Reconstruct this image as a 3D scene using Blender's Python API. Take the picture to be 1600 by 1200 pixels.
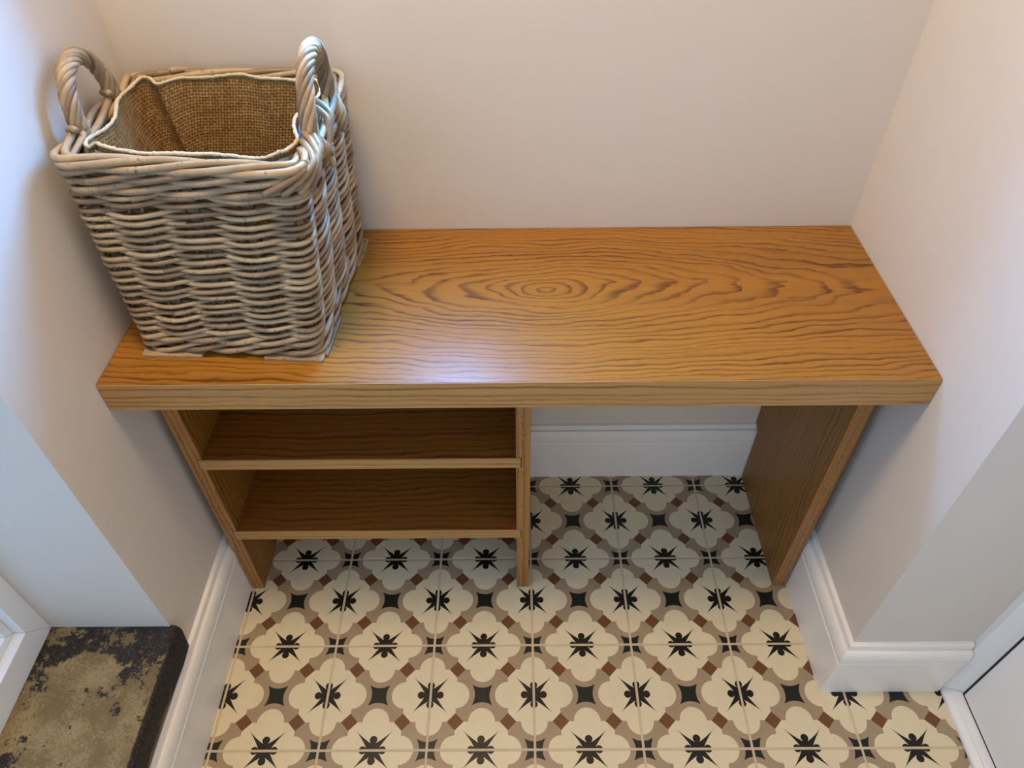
import bpy, math, random
from mathutils import Vector

# ------------------------------------------------------------------ clean start
for o in list(bpy.data.objects):
    bpy.data.objects.remove(o, do_unlink=True)
scene = bpy.context.scene
COL = scene.collection
S = 0.2                       # one floor tile = 0.2 m; all coordinates below are in tiles

# room measures (in tiles); X right, Y towards the back wall, Z up
XL, XR = -3.12, 2.846         # left / right wall of the niche
YB = 2.236                    # back wall
YC = -0.40                    # outer corner of right wall
YR = -0.42                    # window reveal on the left wall
XD = 3.92                     # door frame side of the return wall
ZC = 12.2                     # ceiling
YREAR = -11.0
ZT, ZBOT, YF = 3.498, 3.243, 0.274   # bench top: upper, lower side, front edge
ZS = 1.285                    # stone sill

# ------------------------------------------------------------------ camera
cam_d = bpy.data.cameras.new('camera')
cam = bpy.data.objects.new('camera', cam_d)
COL.objects.link(cam)
cam_d.sensor_fit = 'HORIZONTAL'
cam_d.sensor_width = 36.0
cam_d.lens = 1129.8 / 1600 * 36.0
cam_d.clip_start = 0.01
cam.location = (-0.1545 * S, -3.3248 * S, 7.0863 * S)
cam.rotation_euler = (0.785175, 0.008708, -0.001741)
scene.camera = cam

# ------------------------------------------------------------------ world, lights, exposure
w = bpy.data.worlds.new('world')
scene.world = w
w.use_nodes = True
bg = w.node_tree.nodes['Background']
bg.inputs['Color'].default_value = (0.62, 0.78, 1.0, 1)
bg.inputs['Strength'].default_value = 0.6

def area_light(name, loc, rot, sx, sy, power, color, spread=math.pi):
    l = bpy.data.lights.new(name, 'AREA')
    l.shape = 'RECTANGLE'
    l.size, l.size_y = sx * S, sy * S
    l.energy = power
    l.color = color
    l.spread = spread
    o = bpy.data.objects.new(name, l)
    o.location = [c * S for c in loc]
    o.rotation_euler = rot
    COL.objects.link(o)
    return o

# daylight coming in through the small window high in the back wall
WX0, WX1, WZ0, WZ1, WDEP = -1.35, -0.35, 5.8, 8.0, 0.25
area_light('daylight_back_window', ((WX0 + WX1) / 2, YB + WDEP + 0.16, (WZ0 + WZ1) / 2),
           (-math.pi / 2, 0, 0), WX1 - WX0 - 0.2, WZ1 - WZ0 - 0.2, 46.0, (0.11, 0.40, 1.0))
# daylight coming in through the low side window on the left
LY0 = -7.5
area_light('daylight_left_window', (-4.62, (YR + LY0) / 2, 5.6), (0, -math.pi / 2, 0),
           8.0, YR - LY0 - 0.5, 11.0, (0.25, 0.54, 1.0))
# warm ceiling lamp of the room
area_light('ceiling_lamp', (-1.7, -0.2, ZC - 0.1), (0, 0, 0), 1.8, 1.8, 28.0, (1.0, 0.70, 0.37))

# daylight from the glazed garden door at the far end of the room, behind the viewer
GX0, GX1, GZ1 = -2.2, 2.8, 10.0
area_light('daylight_rear_door', ((GX0 + GX1) / 2, YREAR - 0.4, 5.2), (math.pi / 2, 0, 0),
           GX1 - GX0 - 0.4, 8.8, 11.0, (0.95, 0.96, 0.94))

vs = scene.view_settings
vs.view_transform = 'Standard'
vs.look = 'None'
vs.gamma = 1.0
vs.use_curve_mapping = False
vs.exposure = -0.40

# ------------------------------------------------------------------ node helpers
class E:
    """tiny expression wrapper around shader math nodes"""
    nt = None
    def __init__(self, s): self.s = s
    @staticmethod
    def _m(op, *a, clamp=False):
        n = E.nt.nodes.new('ShaderNodeMath')
        n.operation = op
        n.use_clamp = clamp
        for i, v in enumerate(a):
            if isinstance(v, E): E.nt.links.new(v.s, n.inputs[i])
            else: n.inputs[i].default_value = v
        return E(n.outputs[0])
    def __add__(s, o): return E._m('ADD', s, o)
    __radd__ = __add__
    def __sub__(s, o): return E._m('SUBTRACT', s, o)
    def __rsub__(s, o): return E._m('SUBTRACT', o, s)
    def __mul__(s, o): return E._m('MULTIPLY', s, o)
    __rmul__ = __mul__
    def __truediv__(s, o): return E._m('DIVIDE', s, o)
    def __lt__(s, o): return E._m('LESS_THAN', s, o)
    def __gt__(s, o): return E._m('GREATER_THAN', s, o)
def M(op, *a, **k): return E._m(op, *a, **k)
def emax(a, b): return M('MAXIMUM', a, b)
def emin(a, b): return M('MINIMUM', a, b)
def eabs(a): return M('ABSOLUTE', a)
def hyp(a, b): return M('SQRT', a * a + b * b)
def smooth(x, lo, hi):
    n = E.nt.nodes.new('ShaderNodeMapRange')
    n.interpolation_type = 'SMOOTHSTEP'
    E.nt.links.new(x.s, n.inputs[0])
    n.inputs[1].default_value = lo
    n.inputs[2].default_value = hi
    return E(n.outputs[0])
def vec(x, y, z):
    n = E.nt.nodes.new('ShaderNodeCombineXYZ')
    for i, v in enumerate((x, y, z)):
        if isinstance(v, E): E.nt.links.new(v.s, n.inputs[i])
        else: n.inputs[i].default_value = v
    return n.outputs[0]
def noise(v, scale=1.0, detail=2.0, rough=0.5, dist=0.0):
    n = E.nt.nodes.new('ShaderNodeTexNoise')
    if v is not None: E.nt.links.new(v, n.inputs['Vector'])
    n.inputs['Scale'].default_value = scale
    n.inputs['Detail'].default_value = detail
    n.inputs['Roughness'].default_value = rough
    n.inputs['Distortion'].default_value = dist
    return E(n.outputs['Fac'])
def coords(kind='Object'):
    tc = E.nt.nodes.new('ShaderNodeTexCoord')
    sp = E.nt.nodes.new('ShaderNodeSeparateXYZ')
    E.nt.links.new(tc.outputs[kind], sp.inputs[0])
    return tc.outputs[kind], E(sp.outputs[0]), E(sp.outputs[1]), E(sp.outputs[2])
def mix(f, a, b):
    n = E.nt.nodes.new('ShaderNodeMix')
    n.data_type = 'RGBA'
    E.nt.links.new(f.s, n.inputs[0])
    for v, k in ((a, 6), (b, 7)):
        if isinstance(v, tuple): n.inputs[k].default_value = (*v, 1)
        else: E.nt.links.new(v, n.inputs[k])
    return n.outputs[2]
def bump(h, strength, dist):
    n = E.nt.nodes.new('ShaderNodeBump')
    n.inputs['Strength'].default_value = strength
    n.inputs['Distance'].default_value = dist
    E.nt.links.new(h.s, n.inputs['Height'])
    return n.outputs[0]
def srgb(r, g, b):
    f = lambda c: c / 12.92 if c <= 0.04045 else ((c + 0.055) / 1.055) ** 2.4
    return (f(r / 255), f(g / 255), f(b / 255))
def new_mat(name):
    m = bpy.data.materials.new(name)
    m.use_nodes = True
    E.nt = m.node_tree
    return m, m.node_tree.nodes['Principled BSDF']
def setc(b, col, rough=0.5, normal=None, spec=0.5):
    if isinstance(col, tuple): b.inputs['Base Color'].default_value = (*col, 1)
    else: E.nt.links.new(col, b.inputs['Base Color'])
    if isinstance(rough, E): E.nt.links.new(rough.s, b.inputs['Roughness'])
    else: b.inputs['Roughness'].default_value = rough
    b.inputs['Specular IOR Level'].default_value = spec
    if normal: E.nt.links.new(normal, b.inputs['Normal'])

# ------------------------------------------------------------------ materials
def paint(name, col, rough, bs=0.12):
    m, b = new_mat(name)
    v, x, y, z = coords()
    n1 = noise(v, 260, 3)
    n2 = noise(v, 9, 3)
    setc(b, mix(n2, tuple(c * 0.97 for c in col), col), rough, bump(n1 + n2 * 1.5, bs, 0.0006), 0.35)
    return m
M_WALL = paint('wall_paint', (0.70, 0.642, 0.56), 0.6)
M_REAR = paint('hall_paint', (0.40, 0.37, 0.34), 0.6)
M_CEIL = paint('ceiling_paint', (0.62, 0.60, 0.57), 0.7)
M_TRIM = paint('trim_paint', (0.88, 0.85, 0.79), 0.28, 0.05)
M_UPVC = paint('white_plastic', (0.82, 0.83, 0.83), 0.25, 0.02)

def plain(name, col, rough, spec=0.5):
    m, b = new_mat(name)
    v, *_ = coords()
    n = noise(v, 40, 2)
    setc(b, mix(n, tuple(c * 0.85 for c in col), col), rough, None, spec)
    return m
M_GASKET = plain('black_rubber', (0.012, 0.012, 0.013), 0.6)
M_GROUT = plain('grout', srgb(214, 196, 164), 0.85, 0.2)

def glass_mat():
    m, b = new_mat('window_glass')
    nt = m.node_tree
    tr = nt.nodes.new('ShaderNodeBsdfTransparent')
    gl = nt.nodes.new('ShaderNodeBsdfGlossy')
    gl.inputs['Roughness'].default_value = 0.02
    mx = nt.nodes.new('ShaderNodeMixShader')
    mx.inputs[0].default_value = 0.06
    nt.links.new(tr.outputs[0], mx.inputs[1])
    nt.links.new(gl.outputs[0], mx.inputs[2])
    nt.links.new(mx.outputs[0], nt.nodes['Material Output'].inputs[0])
    return m
M_GLASS = glass_mat()

def tile_mat():
    m, b = new_mat('encaustic_tile')
    v, X, Y, Z = coords()
    u = X / S
    t = Y / S
    a = M('PINGPONG', u * 2.0, 1.0)
    c = M('PINGPONG', t * 2.0, 1.0)
    hi = emax(a, c)
    lo = emin(a, c)
    fx = 1.0 - hi              # offsets from the nearest flower
    fy = lo
    p = emax(fx, fy)
    q = emin(fx, fy)
    lobe = hyp(p - 0.5, q) < 0.252
    square = (p < 0.5)
    diamond = (eabs(p - 0.5) + eabs(q - 0.5)) < 0.158
    cream = emax(square, lobe)
    dark = ((1.0 - p) < 0.19) * (q < 0.19) * (hyp(p - 0.5, q) > 0.358) * (hyp(1.0 - p, q - 0.5) > 0.358)
    # black star in the flower's centre: four knobs, four thin diagonal spikes
    knob = hyp(p - 0.182, q) < 0.070
    body = hyp(p, q) < 0.138
    d = (p + q) * 0.7071
    e = (p - q) * 0.7071
    wid = M('POWER', emax((0.52 - d) / 0.32, 0.0), 1.8) * 0.036
    spike = (e < wid) * (d < 0.52)
    star = emax(emax(knob, body), spike)
    n = noise(v, 35, 3)
    n2 = noise(v, 900, 2)
    cr = mix(n, srgb(216, 203, 167), srgb(226, 214, 180))
    be = mix(n, srgb(156, 136, 108), srgb(168, 148, 120))
    br = mix(n, srgb(104, 64, 36), srgb(116, 74, 46))
    dk = mix(n, srgb(14, 22, 20), srgb(20, 30, 27))
    bl = mix(n, srgb(12, 12, 9), srgb(18, 18, 13))
    col = mix(cream, be, cr)
    col = mix(diamond, col, br)
    col = mix(dark, col, dk)
    col = mix(star * cream, col, bl)
    setc(b, col, 0.42, bump(n2, 0.06, 0.0003), 0.4)
    return m
M_TILE = tile_mat()

def oak(name, grain, seed, light, dark, eye=None, cone=0.16, spacing=0.016, rough=0.33, qref=0.0, fleck=False, wk=1.0):
    """flat-sawn oak: growth-ring cones cut by the board give cathedral arches"""
    m, b = new_mat(name)
    v, X, Y, Z = coords()
    ax = {'X': (X, Y, Z), 'Y': (Y, X, Z), 'Z': (Z, Y, X)}[grain]
    g, p, q = ax
    sx = seed * 3.7
    warp = noise(vec(g * 3.0 + sx, p * 5.0 + sx, q * 5.0), 1.0, 1.0, 0.5) - 0.5
    jag = noise(vec(g * 26.0 + sx, p * 60.0, q * 60.0 + sx), 1.0, 2.0, 0.55) - 0.5
    fib = noise(vec(g * 7.0 + sx, p * 120.0, q * 120.0), 1.0, 2.0, 0.5) - 0.5
    g0, p0 = eye if eye else (0.3 * math.sin(seed * 2.1), 0.05 * math.cos(seed))
    dg = g - g0
    # inverse hyperbolic sine: round near the eye, long and flat far from it
    sh = M('LOGARITHM', eabs(dg) / 0.13 + M('SQRT', dg * dg / 0.0169 + 1.0), math.e) * cone
    pp = (p - p0) + (q - qref) * 0.6 + warp * (0.045 * wk)
    mid = noise(vec(g * 9.0 + sx, p * 22.0, q * 22.0 + sx), 1.0, 1.0, 0.5) - 0.5
    d = hyp(sh, pp) + warp * (0.03 * wk) + mid * (0.022 * wk) + jag * (0.0065 * wk) + fib * 0.004
    d = d + (noise(vec(d * 45.0 + sx, 0.0, 0.0), 1.0, 1.0) - 0.5) * 0.012
    ring = M('FRACT', d / spacing)
    late = smooth(ring, 0.30, 0.86) * (1.0 - smooth(ring, 0.88, 1.0))
    late = late * late
    broad = noise(vec(g * 1.5 + sx, p * 14.0 + sx, q * 14.0), 1.0, 2.0, 0.5)
    vary = smooth(noise(vec(g * 2.0, p * 30.0 + sx, q * 30.0), 1.0, 2.0), 0.25, 0.7)
    pores = noise(vec(g * 30.0 + sx, p * 520.0, q * 520.0), 1.0, 2.0, 0.6)
    pore = smooth(pores, 0.54, 0.70)
    fine = noise(vec(g * 4.0 + sx, p * 260.0, q * 260.0), 1.0, 2.0, 0.6)
    amt = late * (vary * 0.55 + 0.20) + pore * (late * 0.35 + 0.10) + (fine - 0.5) * 0.55 + (broad - 0.5) * 0.5
    amt = M('ADD', amt, 0.06, clamp=True)
    col = mix(amt, light, dark)
    if fleck:
        fk = noise(vec((g + q * 0.9) * 330.0, q * 70.0, p * 70.0), 1.0, 1.0)
        col = mix(smooth(fk, 0.60, 0.68) * 0.5, col, tuple(min(1, c * 1.5) for c in light))
    h = 1.0 - pore * 0.8 - late * 0.35
    setc(b, col, rough, bump(h, 0.22, 0.0004), 0.40)
    b.inputs['Coat Weight'].default_value = 0.10
    b.inputs['Coat Roughness'].default_value = 0.28
    return m
OL, OD = (0.345, 0.148, 0.017), (0.082, 0.026, 0.003)
M_OAK_TOP = oak('oak_top', 'X', 1.0, OL, OD, eye=(0.02, 0.272), cone=0.05, spacing=0.0100, qref=0.6996)
M_OAK_EDGE = oak('oak_edge', 'X', 2.0, (0.47, 0.255, 0.082), (0.20, 0.09, 0.024), eye=(0.9, 0.9), cone=0.004, spacing=0.007, wk=0.25)
M_OAK_SHELF = oak('oak_shelf', 'X', 3.0, (0.29, 0.098, 0.010), (0.090, 0.023, 0.0025), eye=(-0.4, 0.62), cone=0.05, spacing=0.014, qref=0.33, rough=0.5)
M_OAK_LEG = oak('oak_leg', 'Z', 4.0, (0.31, 0.130, 0.018), (0.105, 0.034, 0.005), eye=(0.8, 0.30), cone=0.05, spacing=0.012, rough=0.48)
def oak_flecked():
    m = oak('oak_quarter_sawn', 'Z', 5.0, (0.36, 0.165, 0.044), (0.13, 0.05, 0.012), eye=(1.5, 1.2), cone=0.004, spacing=0.006, fleck=True, wk=0.3)
    return m
M_OAK_FRONT = oak_flecked()

def willow(name, c0, c1, c2):
    m, b = new_mat(name)
    v, X, Y, Z = coords()
    info = E.nt.nodes.new('ShaderNodeObjectInfo')
    rnd = E(info.outputs['Random'])
    n = noise(v, 28, 3, 0.6)
    n2 = noise(v, 160, 3, 0.65)
    f = M('ADD', rnd * 0.9, (n - 0.5) * 1.3, clamp=True)
    col = mix(f, c0, c1)
    sp = smooth(n2 + (n - 0.5) * 0.5, 0.58, 0.78)
    col = mix(sp * 0.75, col, c2)
    setc(b, col, 0.42, bump(n2, 0.25, 0.0008), 0.45)
    return m
M_ROD = willow('weathered_rattan', srgb(124, 102, 76), srgb(186, 162, 124), srgb(66, 48, 34))
M_STAKE = willow('rattan_stake', srgb(96, 80, 64), srgb(136, 118, 96), srgb(56, 44, 34))

def burlap():
    m, b = new_mat('burlap')
    nt = m.node_tree
    v, U, V, _ = coords('UV')
    P = 0.0046
    wob = noise(vec(U * 90.0, V * 90.0, 0.0), 1.0, 2.0) - 0.5
    u = U / P + wob * 0.5
    t = V / P + wob * 0.5
    fu = eabs(M('FRACT', u) - 0.5) * 2.0        # 0 thread centre, 1 gap
    fv = eabs(M('FRACT', t) - 0.5) * 2.0
    par = M('MODULO', M('FLOOR', u) + M('FLOOR', t), 2.0)
    par = eabs(par)
    hu = M('SQRT', emax(1.0 - fu * fu, 0.0)) * (0.6 + par * 0.4)
    hv = M('SQRT', emax(1.0 - fv * fv, 0.0)) * (1.0 - par * 0.4)
    h = emax(hu, hv)
    thr = noise(vec(M('FLOOR', u) * 3.1, V * 30.0, 2.0), 1.0, 2.0) + noise(vec(U * 30.0, M('FLOOR', t) * 2.3, 5.0), 1.0, 2.0)
    thr = smooth(thr, 0.75, 1.25)
    col = mix(thr, srgb(154, 116, 66), srgb(186, 148, 94))
    col = mix(1.0 - smooth(h, 0.35, 0.9), col, srgb(48, 30, 14))
    setc(b, col, 0.95, bump(h, 0.8, 0.0012), 0.1)
    hole = (fu > 0.72) * (fv > 0.72)
    tr = nt.nodes.new('ShaderNodeBsdfTransparent')
    mx = nt.nodes.new('ShaderNodeMixShader')
    nt.links.new(hole.s, mx.inputs[0])
    nt.links.new(b.outputs[0], mx.inputs[1])
    nt.links.new(tr.outputs[0], mx.inputs[2])
    nt.links.new(mx.outputs[0], nt.nodes['Material Output'].inputs[0])
    return m
M_BURLAP = burlap()
def hem_mat():
    m, b = new_mat('frayed_hem')
    v, *_ = coords()
    n = noise(v, 420, 2)
    setc(b, mix(n, srgb(170, 150, 112), srgb(222, 212, 186)), 0.95, bump(n, 0.6, 0.0015), 0.1)
    return m
M_HEM = hem_mat()
M_LINING = plain('pale_lining', srgb(205, 208, 205), 0.8, 0.2)

def stone_mat():
    m, b = new_mat('old_cement_sill')
    v, X, Y, Z = coords()
    x = X / S
    y = Y / S
    n1 = noise(v, 16, 5, 0.62)
    n2 = noise(v, 62, 4, 0.65)
    n3 = noise(v, 260, 3, 0.6)
    # remains of black bitumen paint: along the reveal, at the window side and over the nose
    back = smooth(y, -1.25, -0.66)
    hole = 1.0 - smooth(hyp((x + 3.70) / 0.30, (y + 0.80) / 0.15), 0.75, 1.15)
    hole2 = 1.0 - smooth(hyp((x + 3.98) / 0.16, (y + 0.50) / 0.09), 0.7, 1.2)
    side = (1.0 - smooth(x, -4.06, -3.72)) * smooth(y * -1.0, 1.25, 1.55)
    spot = 1.0 - smooth(hyp((x + 3.32) / 0.05, (y + 1.12) / 0.08), 0.6, 1.2)
    nose = smooth(x, -3.105, -3.055)
    cov = back * 0.62 + side * 0.6 + spot * 0.6 - hole * 0.6 - hole2 * 0.35
    k = smooth(cov + (n1 - 0.5) * 1.5 + (n2 - 0.5) * 1.8 + (n3 - 0.5) * 1.0, 0.36, 0.43)
    k = emax(k, smooth(nose + (n2 - 0.5) * 0.7, 0.45, 0.75))
    tan = mix(smooth(n1 + (n3 - 0.5) * 0.6, 0.35, 0.7), srgb(112, 95, 64), srgb(150, 132, 94))
    blk = mix(smooth(n3, 0.45, 0.75), srgb(38, 34, 31), srgb(76, 68, 60))
    col = mix(k, tan, blk)
    wht = smooth(n3 * 0.6 + noise(v, 700, 1) * 0.4, 0.68, 0.72)
    col = mix(wht * 0.7, col, srgb(215, 208, 190))
    setc(b, col, 0.78, bump(n2 + n3 * 0.5 - k * 0.5, 0.5, 0.002), 0.3)
    return m
M_STONE = stone_mat()

# ------------------------------------------------------------------ mesh helpers
class MB:
    def __init__(self):
        self.v, self.f = [], []
    def add(self, verts, faces):
        o = len(self.v)
        self.v += [tuple(p) for p in verts]
        self.f += [tuple(i + o for i in f) for f in faces]
        return self
    def box(self, x0, x1, y0, y1, z0, z1):
        vs_ = [(x, y, z) for z in (z0, z1) for y in (y0, y1) for x in (x0, x1)]
        return self.add(vs_, [(0, 2, 3, 1), (4, 5, 7, 6), (0, 1, 5, 4), (2, 6, 7, 3), (0, 4, 6, 2), (1, 3, 7, 5)])
    def loft(self, a, b):
        """two matching closed outlines joined by sides and caps"""
        n = len(a)
        fs = [(i, (i + 1) % n, n + (i + 1) % n, n + i) for i in range(n)]
        fs += [tuple(reversed(range(n))), tuple(range(n, 2 * n))]
        return self.add(list(a) + list(b), fs)
    def tube(self, pts, r, sides=7, closed=False, cap=True):
        pts = [Vector(p) for p in pts]
        n = len(pts)
        rr = r if isinstance(r, (list, tuple)) else [r] * n
        tang = []
        for i in range(n):
            if closed: t = pts[(i + 1) % n] - pts[i - 1]
            else: t = pts[min(i + 1, n - 1)] - pts[max(i - 1, 0)]
            tang.append(t.normalized() if t.length > 1e-9 else Vector((0, 0, 1)))
        ref = Vector((0, 0, 1)) if abs(tang[0].z) < 0.9 else Vector((1, 0, 0))
        nrm = (ref - tang[0] * ref.dot(tang[0])).normalized()
        vs_ = []
        for i in range(n):
            nrm = (nrm - tang[i] * nrm.dot(tang[i]))
            nrm = nrm.normalized() if nrm.length > 1e-6 else Vector((1, 0, 0))
            bi = tang[i].cross(nrm)
            for k in range(sides):
                a = 2 * math.pi * k / sides
                vs_.append(pts[i] + (nrm * math.cos(a) + bi * math.sin(a)) * rr[i])
        fs = []
        for i in range(n if closed else n - 1):
            j = (i + 1) % n
            for k in range(sides):
                l = (k + 1) % sides
                fs.append((i * sides + k, i * sides + l, j * sides + l, j * sides + k))
        if cap and not closed:
            fs.append(tuple(reversed(range(sides))))
            fs.append(tuple(range((n - 1) * sides, n * sides)))
        return self.add(vs_, fs)
    def mesh(self, name, mats, smooth=False, bevel=0.0, org=(0, 0, 0)):
        me = bpy.data.meshes.new(name)
        me.from_pydata([((p[0] - org[0]) * S, (p[1] - org[1]) * S, (p[2] - org[2]) * S) for p in self.v], [], self.f)
        for m in (mats if isinstance(mats, (list, tuple)) else [mats]):
            me.materials.append(m)
        if smooth:
            me.polygons.foreach_set('use_smooth', [True] * len(me.polygons))
        me.update()
        if bevel:
            import bmesh
            bm = bmesh.new()
            bm.from_mesh(me)
            bmesh.ops.recalc_face_normals(bm, faces=bm.faces)
            bmesh.ops.bevel(bm, geom=bm.edges[:], offset=bevel * S, segments=2, affect='EDGES', profile=0.6)
            bm.to_mesh(me)
            bm.free()
        return me
    def build(self, name, mats, parent=None, smooth=False, bevel=0.0):
        o = bpy.data.objects.new(name, self.mesh(name, mats, smooth, bevel))
        COL.objects.link(o)
        if parent: o.parent = parent
        return o

def tag(o, label, cat=None, kind=None, group=None):
    o['label'] = label
    if cat: o['category'] = cat
    if kind: o['kind'] = kind
    if group: o['group'] = group
    return o

# ------------------------------------------------------------------ room shell
fl = MB().box(-5.2, 4.6, YREAR, 3.2, -0.6, -0.005).build('floor', M_GROUT)
tag(fl, 'floor of cream patterned square tiles with pale grout', 'floor', 'structure')
G = 0.0115
tile_me = MB().box(G, 1 - G, G, 1 - G, -0.05, 0.0).mesh('tile', M_TILE, bevel=0.005)
for j in range(2, -9, -1):
    for i in range(-4, 5):
        t = bpy.data.objects.new('tile', tile_me)
        t.location = (i * S, j * S, 0)
        COL.objects.link(t)
        t.parent = fl

b = MB()
TW = 1.7
b.box(XL - TW, WX0, YB, YB + TW, 0, ZC)
b.box(WX1, XR + TW, YB, YB + TW, 0, ZC)
b.box(WX0, WX1, YB, YB + TW, 0, WZ0)
b.box(WX0, WX1, YB, YB + TW, WZ1, ZC)
tag(b.build('wall_back', M_WALL), 'cream painted plaster wall behind the bench', 'wall', 'structure')

b = MB()
b.box(XL - TW, XL, YR, YB, 0, ZC)
b.box(XL - TW, XL, YREAR, YR, 0, 0.878)
b.box(XL - TW, XL, YREAR, LY0, 0.878, ZC)
b.box(XL - TW, XL, LY0, YR, 10.2, ZC)
tag(b.build('wall_left', M_WALL), 'painted wall left of the basket with a window reveal', 'wall', 'structure')

b = MB()
b.box(XR, XR + TW, YC, YB, 0, ZC)
b.box(XD, XR + TW, -4.6, YC, 10.3, ZC)
b.box(XD, XR + TW, YREAR, -4.6, 0, ZC)
tag(b.build('wall_right', M_WALL), 'pale painted wall right of the bench with a square corner', 'wall', 'structure')

b = MB()
b.box(XL - TW, GX0, YREAR - 0.6, YREAR, 0, ZC)
b.box(GX1, XR + TW, YREAR - 0.6, YREAR, 0, ZC)
b.box(GX0, GX1, YREAR - 0.6, YREAR, GZ1, ZC)
tag(b.build('wall_rear', M_REAR), 'painted wall behind the viewer with a glazed door', 'wall', 'structure')
tag(MB().box(XL - TW, XR + TW, YREAR - 0.6, YB + TW, ZC, ZC + 0.5).build('ceiling', M_CEIL),
    'white painted ceiling', 'ceiling', 'structure')

# skirting boards: one moulded profile (offset from wall, height), swept with mitred ends
def arc(cx, cz, r, a0, a1, n):
    return [(cx + r * math.cos(math.radians(a0 + (a1 - a0) * k / n)), cz + r * math.sin(math.radians(a0 + (a1 - a0) * k / n))) for k in range(n + 1)]
PROF = [(0.0, 0.0), (0.090, 0.0), (0.090, 0.590), (0.080, 0.600), (0.080, 0.608), (0.097, 0.613), (0.097, 0.624)]
PROF += [(0.090, 0.632), (0.096, 0.660), (0.097, 0.695), (0.094, 0.730), (0.086, 0.762), (0.074, 0.788), (0.062, 0.802), (0.052, 0.804), (0.044, 0.796), (0.041, 0.806), (0.040, 0.850), (0.036, 0.866), (0.028, 0.872), (0.0, 0.876)]
def skirting(name, label, fa, fb):
    m = MB()
    m.loft([fa(d, z) for d, z in PROF], [fb(d, z) for d, z in PROF])
    o = m.build(name, M_TRIM)
    return tag(o, label, 'skirting board', 'structure')
skirting('baseboard_back', 'white moulded skirting board below the back wall',
         lambda d, z: (XL + d, YB - d, z), lambda d, z: (XR - d, YB - d, z))
skirting('baseboard_left', 'white moulded skirting board along the left wall and stone sill',
         lambda d, z: (XL + d, YREAR, z), lambda d, z: (XL + d, YB - d, z))
skirting('baseboard_right', 'white moulded skirting board along the right wall by the bench leg',
         lambda d, z: (XR - d, YB - d, z), lambda d, z: (XR - d, YC - d, z))
skirting('baseboard_return', 'short moulded skirting board between wall corner and door frame',
         lambda d, z: (XR - d, YC - d, z), lambda d, z: (XD - 0.012, YC - d, z))

# old cement sill of the side window, with a rounded black nose
b = MB()
prof = [(-4.55, 0.88), (-3.098, 0.88), (-3.080, 0.90), (-3.046, 1.20), (-3.050, 1.245), (-3.064, 1.272), (-3.088, 1.285), (-4.55, 1.285)]
N = 40
rs = random.Random(4)
rings = []
for k in range(N + 1):
    y = YR + 0.012 - (YR + 0.012 - LY0) * k / N
    rings.append([(x + (rs.uniform(-.006, .006) if 1 <= q <= 6 else 0), y, z) for q, (x, z) in enumerate(prof)])
n = len(prof)
vv = [p for r_ in rings for p in r_]
ff = [(k * n + i, k * n + (i + 1) % n, (k + 1) * n + (i + 1) % n, (k + 1) * n + i) for k in range(N) for i in range(n)]
ff += [tuple(range(n)), tuple(reversed(range(N * n, N * n + n)))]
b.add(vv, ff)
tag(b.build('trim_1', M_STONE), 'worn cement window sill with flaking black paint', 'window sill', 'structure')

# side window: plastic frame, glazing bead, pane
def ring_frame(m, x0, x1, y0, y1, z0, z1, w_, wb):
    """rectangular frame in the YZ plane with mitred corners; w_ = member width, wb = bottom member"""
    o = [(y0, z0), (y1, z0), (y1, z1), (y0, z1)]
    i = [(y0 + w_, z0 + wb), (y1 - w_, z0 + wb), (y1 - w_, z1 - w_), (y0 + w_, z1 - w_)]
    for k in range(4):
        l = (k + 1) % 4
        q = [o[k], o[l], i[l], i[k]]
        m.loft([(x0, a, c) for a, c in q], [(x1, a, c) for a, c in q])
    return m
w1 = bpy.data.objects.new('window_1', None)
COL.objects.link(w1)
tag(w1, 'white plastic window frame beside the cement sill', 'window', 'structure')
ZW1 = 10.2
ring_frame(MB(), -4.13, -4.50, LY0, YR, ZS, ZW1, 0.19, 0.28).build('frame', M_UPVC, w1, bevel=0.008)
ring_frame(MB(), -4.22, -4.46, LY0 + 0.19, YR - 0.19, ZS + 0.28, ZW1 - 0.19, 0.075, 0.075).build('glazing_bead', M_UPVC, w1, bevel=0.012)
ring_frame(MB(), -4.30, -4.44, LY0 + 0.26, YR - 0.26, ZS + 0.35, ZW1 - 0.26, 0.02, 0.02).build('gasket', M_GASKET, w1)
MB().box(-4.40, -4.37, LY0 + 0.27, YR - 0.27, ZS + 0.36, ZW1 - 0.27).build('pane', M_GLASS, w1)

# window high in the back wall (its light falls on the bench and the left wall)
w2 = bpy.data.objects.new('window_2', None)
COL.objects.link(w2)
tag(w2, 'small recessed window high in the back wall', 'window', 'structure')
b = MB()
for q in ((WX0, WX0 + 0.1, WZ0, WZ1), (WX1 - 0.1, WX1, WZ0, WZ1), (WX0 + 0.1, WX1 - 0.1, WZ0, WZ0 + 0.1), (WX0 + 0.1, WX1 - 0.1, WZ1 - 0.1, WZ1)):
    b.box(q[0], q[1], YB + WDEP, YB + WDEP + 0.14, q[2], q[3])
b.build('frame', M_UPVC, w2)
MB().box(WX0 + 0.09, WX1 - 0.09, YB + WDEP + 0.06, YB + WDEP + 0.09, WZ0 + 0.09, WZ1 - 0.09).build('pane', M_GLASS, w2)

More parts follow.
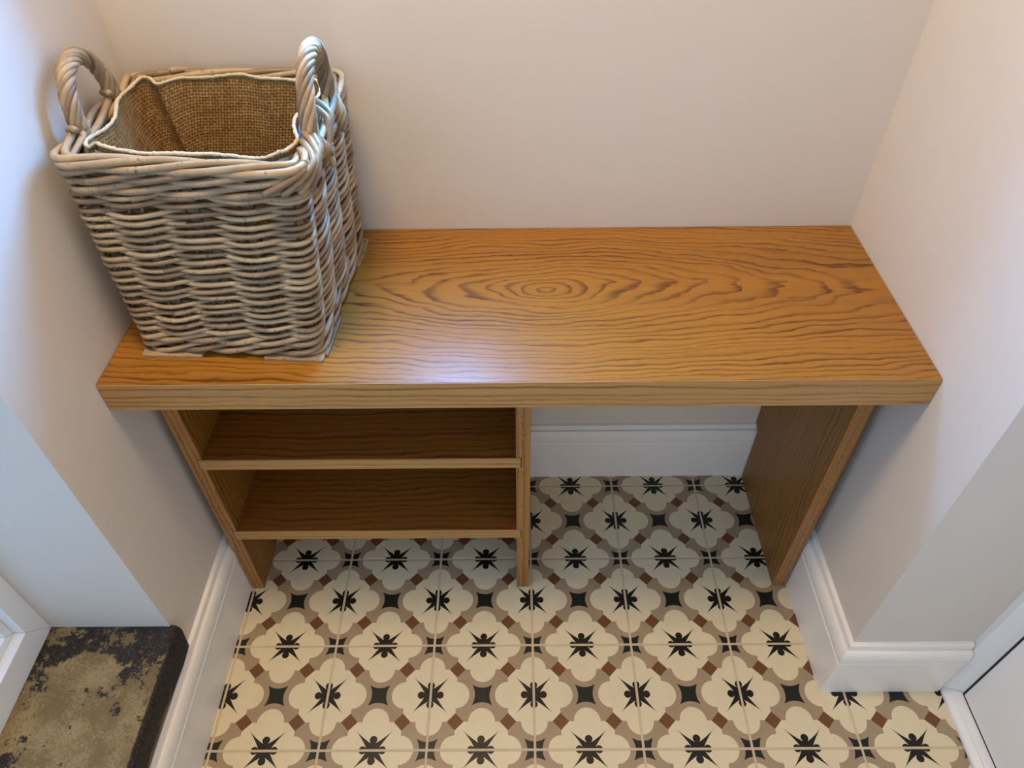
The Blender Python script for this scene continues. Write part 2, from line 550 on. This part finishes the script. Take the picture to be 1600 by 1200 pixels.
# glazed garden door behind the viewer
d2 = bpy.data.objects.new('door_2', None)
COL.objects.link(d2)
tag(d2, 'glazed garden door at the far end of the room', 'door', 'structure')
b = MB()
for q in ((GX0, GX0 + 0.2, 0, GZ1), (GX1 - 0.2, GX1, 0, GZ1), (GX0 + 0.2, GX1 - 0.2, 0, 0.4), (GX0 + 0.2, GX1 - 0.2, GZ1 - 0.2, GZ1), ((GX0 + GX1) / 2 - 0.15, (GX0 + GX1) / 2 + 0.15, 0.4, GZ1 - 0.2)):
    b.box(q[0], q[1], YREAR - 0.25, YREAR - 0.05, q[2], q[3])
b.build('frame', M_UPVC, d2)
MB().box(GX0 + 0.18, GX1 - 0.18, YREAR - 0.16, YREAR - 0.13, 0.38, GZ1 - 0.18).build('pane', M_GLASS, d2)

# plastic door on the right: frame jamb, threshold, seal, leaf
d1 = bpy.data.objects.new('door_1', None)
COL.objects.link(d1)
tag(d1, 'white plastic door with black seal beside the short wall', 'door', 'structure')
DP = [(0.0, 0.0), (0.0, 0.055), (0.02, 0.075), (0.145, 0.150), (0.155, 0.165), (0.155, 0.185), (0.40, 0.185), (0.40, 0.0)]
ZD1, YD1 = 10.3, -4.6
m = MB()
m.loft([(XD + a, YC - c, c) for a, c in DP], [(XD + a, YC - c, ZD1 - c) for a, c in DP])
m.build('jamb', M_UPVC, d1)
m = MB()
m.loft([(XD + a, YD1 + c, c) for a, c in DP], [(XD + a, YD1 + c, ZD1 - c) for a, c in DP])
m.build('jamb', M_UPVC, d1)
m = MB()
m.loft([(XD + a, YC - c, ZD1 - c) for a, c in DP], [(XD + a, YD1 + c, ZD1 - c) for a, c in DP])
m.build('head', M_UPVC, d1)
m = MB()
TP = [(0.0, 0.0), (0.0, 0.03), (0.012, 0.045), (0.060, 0.070), (0.068, 0.085), (0.080, 0.090), (0.145, 0.115), (0.155, 0.185), (0.40, 0.185), (0.40, 0.0)]
TPa = [(XD + 0.012 + a, YC - c, c) for a, c in TP]
TPb = [(XD + 0.012 + a, YD1 + c, c) for a, c in TP]
m.loft(TPa, TPb)
m.build('threshold', M_UPVC, d1)
ring_frame(MB(), XD + 0.146, XD + 0.30, YD1 + 0.15, YC - 0.158, 0.118, ZD1 - 0.158, 0.03, 0.03).build('seal', M_GASKET, d1)
MB().box(XD + 0.140, XD + 0.36, YD1 + 0.18, YC - 0.182, 0.145, ZD1 - 0.182).build('leaf', M_UPVC, d1, bevel=0.006)

# ------------------------------------------------------------------ oak bench
bench = bpy.data.objects.new('oak_bench', None)
COL.objects.link(bench)
tag(bench, 'oiled oak bench with two shoe shelves fitted between the walls', 'bench')
YL = 0.655
gap = 0.006
LIP = 0.10
def board(name, mat, x0, x1, y0, y1, z0, z1, parent=bench, bev=0.008):
    return MB().box(x0, x1, y0, y1, z0, z1).build(name, mat, parent, bevel=bev)
board('bench_top', M_OAK_TOP, XL + gap, XR - gap, YF + LIP, YB - gap, ZBOT, ZT, bev=0.003)
# front lipping, mitred along the upper edge
tp = MB().box(XL + gap, XR - gap, YF + 0.010, YF + LIP, ZBOT + 0.05, ZT).build('top_front_strip', M_OAK_TOP, bench)
lip = MB().box(XL + gap, XR - gap, YF, YF + 0.0098, ZBOT, ZT - 0.0005).build('front_edge', M_OAK_EDGE, bench, bevel=0.003)
tag(lip, 'straight-grained front edge strip')
MB().box(XL + gap, XR - gap, YF + 0.010, YF + LIP, ZBOT, ZBOT + 0.05).build('bottom_front_strip', M_OAK_EDGE, bench)

SHELVES = ((2.195, 2.066), (1.098, 0.963))
def leg(x0, x1, name, housing=0):
    """upright board; housing = +1 / -1 cuts the shelf grooves into its right / left side"""
    ya, yb_ = YL, YB - 0.125
    if housing > 0:
        out = [(x0, 0.0), (x1, 0.0)]
        for z1, z0 in reversed(SHELVES):
            out += [(x1, z0 - 0.004), (-2.931, z0 - 0.004), (-2.931, z1 + 0.004), (x1, z1 + 0.004)]
        out += [(x1, ZBOT), (x0, ZBOT)]
    elif housing < 0:
        out = [(x1, 0.0), (x1, ZBOT), (x0, ZBOT)]
        for z1, z0 in SHELVES:
            out += [(x0, z1 + 0.004), (-0.109, z1 + 0.004), (-0.109, z0 - 0.004), (x0, z0 - 0.004)]
        out += [(x0, 0.0)]
    else:
        out = [(x0, 0.0), (x1, 0.0), (x1, ZBOT), (x0, ZBOT)]
    m = MB()
    m.loft([(x, ya, z) for x, z in out], [(x, yb_, z) for x, z in out])
    bk = [(yb_, 0.84), (YB - 0.01, 0.90), (YB - 0.01, ZBOT), (yb_, ZBOT)]   # scribed over the skirting
    m.loft([(x0, y, z) for y, z in bk], [(x1, y, z) for y, z in bk])
    o = m.build(name, [M_OAK_LEG, M_OAK_FRONT], bench, bevel=0.0025)
    for p in o.data.polygons:
        if abs(p.normal.y) > 0.9: p.material_index = 1
    return o
leg(-3.022, -2.888, 'leg', 1)
leg(-0.156, -0.030, 'divider', -1)
leg(2.600, 2.736, 'leg')
for z1, z0 in SHELVES:
    sh = board('shelf', M_OAK_SHELF, -2.925, -0.115, YL + 0.004, YB - 0.13, z0, z1, bev=0.003)
    ed = MB().box(-2.925, -0.115, YL - 0.006, YL + 0.0038, z0, z1).build('shelf_edge', M_OAK_EDGE, sh, bevel=0.003)

# ------------------------------------------------------------------ wicker basket
rb = random.Random(11)
ZB0 = ZT + 0.012
CB = [(-2.84, 0.645), (-1.595, 0.575), (-1.505, 2.03), (-2.82, 2.01)]      # bottom corners (weave centre line)
CT = [(-2.945, 0.775), (-1.43, 0.615), (-1.44, 2.045), (-2.955, 2.05)]     # rim corners
HT = [1.45, 1.46, 1.45, 1.44]
basket = bpy.data.objects.new('wicker_basket', None)
COL.objects.link(basket)
tag(basket, 'square grey wicker basket with two rope handles and burlap liner on the bench', 'basket')

def lerp(a, b_, t): return tuple(x + (y - x) * t for x, y in zip(a, b_))
def corner_pts(t):
    return [lerp(CB[k], CT[k], t) for k in range(4)]
def bpos(u, t, off=0.0, e=0.10):
    """point on the basket wall: u 0..4 around (0 = front left corner), t 0..1 up"""
    C = corner_pts(t)
    def flat(u):
        u %= 4
        k = int(u)
        f = u - k
        if f < e:
            c, A, B = C[k], lerp(C[k], C[k - 1], e), lerp(C[k], C[(k + 1) % 4], e)
            s_ = 0.5 + f / (2 * e)
        elif f > 1 - e:
            k2 = (k + 1) % 4
            c, A, B = C[k2], lerp(C[k2], C[k], e), lerp(C[k2], C[(k2 + 1) % 4], e)
            s_ = (f - (1 - e)) / (2 * e)
        else:
            return lerp(C[k], C[(k + 1) % 4], f)
        return lerp(lerp(A, c, s_), lerp(c, B, s_), s_)
    x, y = flat(u)
    xa, ya = flat(u - 0.004)
    xb, yb_ = flat(u + 0.004)
    tx, ty = xb - xa, yb_ - ya
    l = math.hypot(tx, ty)
    nx, ny = ty / l, -tx / l
    uu = u % 4
    k = int(uu)
    h = HT[k] + (HT[(k + 1) % 4] - HT[k]) * (uu - k)
    return Vector((x + nx * off, y + ny * off, ZB0 + t * h))

NS = 4                        # stakes per side
def rod(name, pts, r, parent, mat=None, sides=7, closed=False):
    m = MB()
    m.tube(pts, r, sides, closed)
    return m.build(name, mat or M_ROD, parent, smooth=True)

# upright stakes, in pairs
for k in range(4 * NS):
    u = k / NS
    for du in (-0.030, 0.030):
        jit = rb.uniform(-0.012, 0.012)
        pts = [bpos(u + du + jit * math.sin(3 * q), 0.0 + 0.97 * q / 8, 0.0) for q in range(9)]
        rod('stake', pts, 0.0135, basket, M_STAKE, 6)

# woven rows: each row is made of a few overlapping rods
ROWS, T0, T1 = 19, 0.135, 0.85
# (pairing weave: two rods per row, twisted round each other between the stakes)
for r_ in range(ROWS):
    t = T0 + (T1 - T0) * r_ / (ROWS - 1)
    wob = [rb.uniform(0, 6) for _ in range(3)]
    for strand in range(2):
        cuts = sorted([rb.uniform(0.0, 1.2), rb.uniform(1.4, 2.6), rb.uniform(2.8, 3.8)])
        cuts.append(cuts[0] + 4)
        for a, c in zip(cuts[:-1], cuts[1:]):
            rad = rb.uniform(0.0155, 0.0195)
            ph = rb.uniform(0, 6)
            n_ = int((c - a) * 52) + 6
            pts = []
            for q in range(n_ + 1):
                u = a - 0.03 + (c - a + 0.06) * q / n_
                x = math.pi * (u * NS + strand)
                cx, sx_ = math.cos(x), math.sin(x)
                o = 0.033 * cx + 0.006 + 0.004 * math.sin(u * 7 + ph)
                dt = 0.0080 * sx_ + 0.0060 * math.cos(math.pi * u * NS) + 0.004 * math.sin(u * 3.1 + wob[0]) + 0.0025 * math.sin(u * 8.3 + wob[1]) + 0.002 * math.sin(u * 6 + ph)
                pts.append(bpos(u, t + dt, o, 0.06))
            rr = [rad * (1 + 0.06 * math.sin(q * 0.31 + ph)) for q in range(n_ + 1)]
            for q in range(rb.randint(3, 14), n_, rb.randint(16, 30)):    # growth nodes
                rr[q] *= 1.16
            rod('weaver', pts, rr, basket)

# tight three-rod wales near the base and under the rim
def wale(t, cyc, rad, amp_o, amp_t, phase, name, off=0.0, nstr=3, e=0.07):
    for s_ in range(nstr):
        st = rb.uniform(0, 4)
        for part in range(2):
            a, c = st + 2 * part, st + 2 * part + 2.03
            n_ = 130
            pts = []
            ph = rb.uniform(0, 6)
            for q in range(n_ + 1):
                u = a + (c - a) * q / n_
                x = 2 * math.pi * (u / 4 * cyc + s_ / nstr) + phase
                pts.append(bpos(u, t + amp_t * math.sin(x) + 0.004 * math.sin(u * 4 + ph), off + amp_o * math.cos(x), e))
            rod(name, pts, rad * rb.uniform(0.93, 1.08), basket)
wale(0.035, 7, 0.0205, 0.034, 0.020, 0.4, 'base_wale_rod', 0.012)
wale(0.090, 7, 0.0205, 0.034, 0.018, 2.0, 'base_wale_rod', 0.008)
wale(0.885, 6, 0.0225, 0.036, 0.020, 0.9, 'rim_wale_rod', 0.006)
wale(0.935, 6, 0.0235, 0.040, 0.020, 2.4, 'rim_wale_rod', 0.008)
wale(0.988, 4, 0.0240, 0.046, 0.017, 4.0, 'border_rod', 0.004, 4)

# floor of the basket and its flat base slats
C0 = [bpos(k, 0.02, -0.02) for k in range(4)]
m = MB()
m.loft([(p.x, p.y, ZB0 + 0.015) for p in C0], [(p.x, p.y, ZB0 + 0.045) for p in C0])
m.build('base_board', M_STAKE, basket)
def slat(p0, p1, wd, z0=ZT + 0.001, h=0.024):
    a, c = Vector(p0), Vector(p1)
    d = (c - a).normalized()
    nrm = Vector((-d.y, d.x)) * wd / 2
    q = [a - nrm, c - nrm, c + nrm, a + nrm]
    m = MB()
    m.loft([(p.x, p.y, z0) for p in q], [(p.x, p.y, z0 + h) for p in q])
    return m.build('base_slat', M_ROD, basket, bevel=0.004)
slat((-2.885, 0.600), (-2.44, 0.585), 0.07)
slat((-1.98, 0.555), (-1.545, 0.525), 0.07)
slat((-1.555, 0.56), (-1.525, 1.00), 0.07)
slat((-1.485, 1.65), (-1.465, 2.05), 0.07)
slat((-2.86, 0.63), (-2.84, 1.1), 0.07)

# twisted rope handles standing on the left and right rims
def handle(uc, du, height, lean, seed, label):
    rh = random.Random(seed)
    base_a, base_b = bpos(uc - du, 1.0), bpos(uc + du, 1.0)
    mid = (base_a + base_b) / 2
    ex = (base_b - base_a) / 2
    out = (bpos(uc, 1.0, 0.1) - bpos(uc, 1.0, 0.0)).normalized()
    up = Vector((0, 0, 1))
    def path(s_):                    # s_ -0.25..1.25 ; below 0 and above 1 the rods run down outside the rim
        a = math.pi * (1 - min(max(s_, 0), 1))
        hgt = height * math.sin(a) ** 0.8 if 0 < s_ < 1 else 0
        p = mid + ex * math.cos(a) + up * hgt + out * (lean * hgt)
        if s_ < 0: p += up * (s_ * 0.9) - ex.normalized() * (s_ * 0.25) + out * min(0.055, -s_ * 0.5)
        if s_ > 1: p += up * ((1 - s_) * 0.9) + ex.normalized() * ((1 - s_) * 0.25) + out * min(0.055, (s_ - 1) * 0.5)
        return p
    NP = 64
    core = [path(q / 30) for q in range(31)]
    h = rod('handle', core, 0.026, basket, M_STAKE, 8)
    tag(h, label)
    NR = 7
    for k in range(NR):
        pts = []
        e0, e1 = -rh.uniform(0.14, 0.28), 1 + rh.uniform(0.14, 0.28)
        for q in range(NP + 1):
            s_ = e0 + (e1 - e0) * q / NP
            p = path(s_)
            d = (path(s_ + 0.01) - path(s_ - 0.01)).normalized()
            side = (out - d * out.dot(d)).normalized()
            nn = d.cross(side)
            a = 2 * math.pi * (k / NR + s_ * 2.3)
            R_ = 0.036 + 0.003 * math.sin(q * 0.5 + k)
            pts.append(p + (side * math.cos(a) + nn * math.sin(a)) * R_)
        rod('handle_rod', pts, 0.0215 * rh.uniform(0.92, 1.06), h, None, 7)
handle(1.50, 0.225, 0.42, 0.02, 3, 'twisted rope handle nearest the bare bench top')
handle(3.50, 0.215, 0.36, 0.05, 5, 'twisted rope handle against the left wall')

# rods that sweep up over the rim to lock the handle feet
for k, (ua, ub, ta, tb) in enumerate([(0.86, 1.14, 0.90, 1.01), (0.93, 1.20, 0.90, 1.02), (0.99, 1.26, 0.89, 1.03), (1.04, 1.31, 0.88, 1.035),
                                      (1.34, 1.48, 0.92, 1.05), (1.40, 1.54, 0.92, 1.05), (2.62, 2.80, 0.9, 1.03), (3.18, 3.36, 0.95, 1.04), (3.62, 3.80, 0.92, 1.04)]):
    pts = []
    for q in range(17):
        f = q / 16
        o = 0.075 - 0.11 * max(0, f - 0.55) / 0.45
        pts.append(bpos(ua + (ub - ua) * f, ta + (tb - ta) * math.sin(f * math.pi / 2), o, 0.12))
    rod('locking_rod', pts, 0.0225, basket)

# burlap liner with soft folds, frayed hem, pale backing
def liner_off(u, t):
    f = 0.10
    f += 0.035 * math.sin(u * 9.0 + 1.0) * t + 0.012 * math.sin(u * 17 + 2 + t) * t
    for uc, wd, am in ((2.86, 0.07, 0.10), (2.70, 0.06, -0.04), (3.12, 0.12, -0.04), (2.35, 0.08, 0.05)):
        f += am * math.exp(-((u - uc) / wd) ** 2) * (0.35 + 0.65 * t)
    return -max(f, 0.078)
def liner_top(u):
    return 1.005 + 0.010 * math.sin(u * 6.1) + 0.008 * math.sin(u * 13 + 1) + 0.03 * math.exp(-((u - 2.9) / 0.25) ** 2)
def cloth(name, mat, extra, top_drop, parent, t_lo=0.04, NU=260, NV=26):
    verts, faces, uvs = [], [], []
    for j in range(NV + 1):
        acc = 0.0
        prev = None
        for i in range(NU + 1):
            u = 4 * i / NU
            top = liner_top(u) - top_drop
            t = t_lo + (top - t_lo) * j / NV
            p = bpos(u, t, liner_off(u % 4, t) + extra, 0.24)
            if prev is not None: acc += (p - prev).length
            prev = p
            verts.append(p)
            uvs.append((acc * S, (p.z - ZB0) * S))
    W = NU + 1
    for j in range(NV):
        for i in range(NU):
            faces.append((j * W + i, j * W + i + 1, (j + 1) * W + i + 1, (j + 1) * W + i))
    m = MB()
    m.add(verts, faces)
    o = m.build(name, mat, parent, smooth=True)
    uvl = o.data.uv_layers.new(name='UVMap')
    for l in o.data.loops:
        uvl.data[l.index].uv = uvs[l.vertex_index]
    return o
liner = cloth('liner', M_BURLAP, 0.0, 0.0, basket)
tag(liner, 'brown burlap lining with loose folds')
hp = []
for i in range(320):
    u = 4 * i / 320
    t = liner_top(u)
    p = bpos(u, t, liner_off(u, t) + rb.uniform(-0.003, 0.003), 0.24)
    p.z += rb.uniform(-0.002, 0.003)
    hp.append(p)
rod('hem', hp, [0.0125 + rb.uniform(-0.002, 0.003) for _ in hp], liner, M_HEM, 6, closed=True)
cloth('backing', M_LINING, 0.022, 0.022, liner, t_lo=0.86, NV=6)
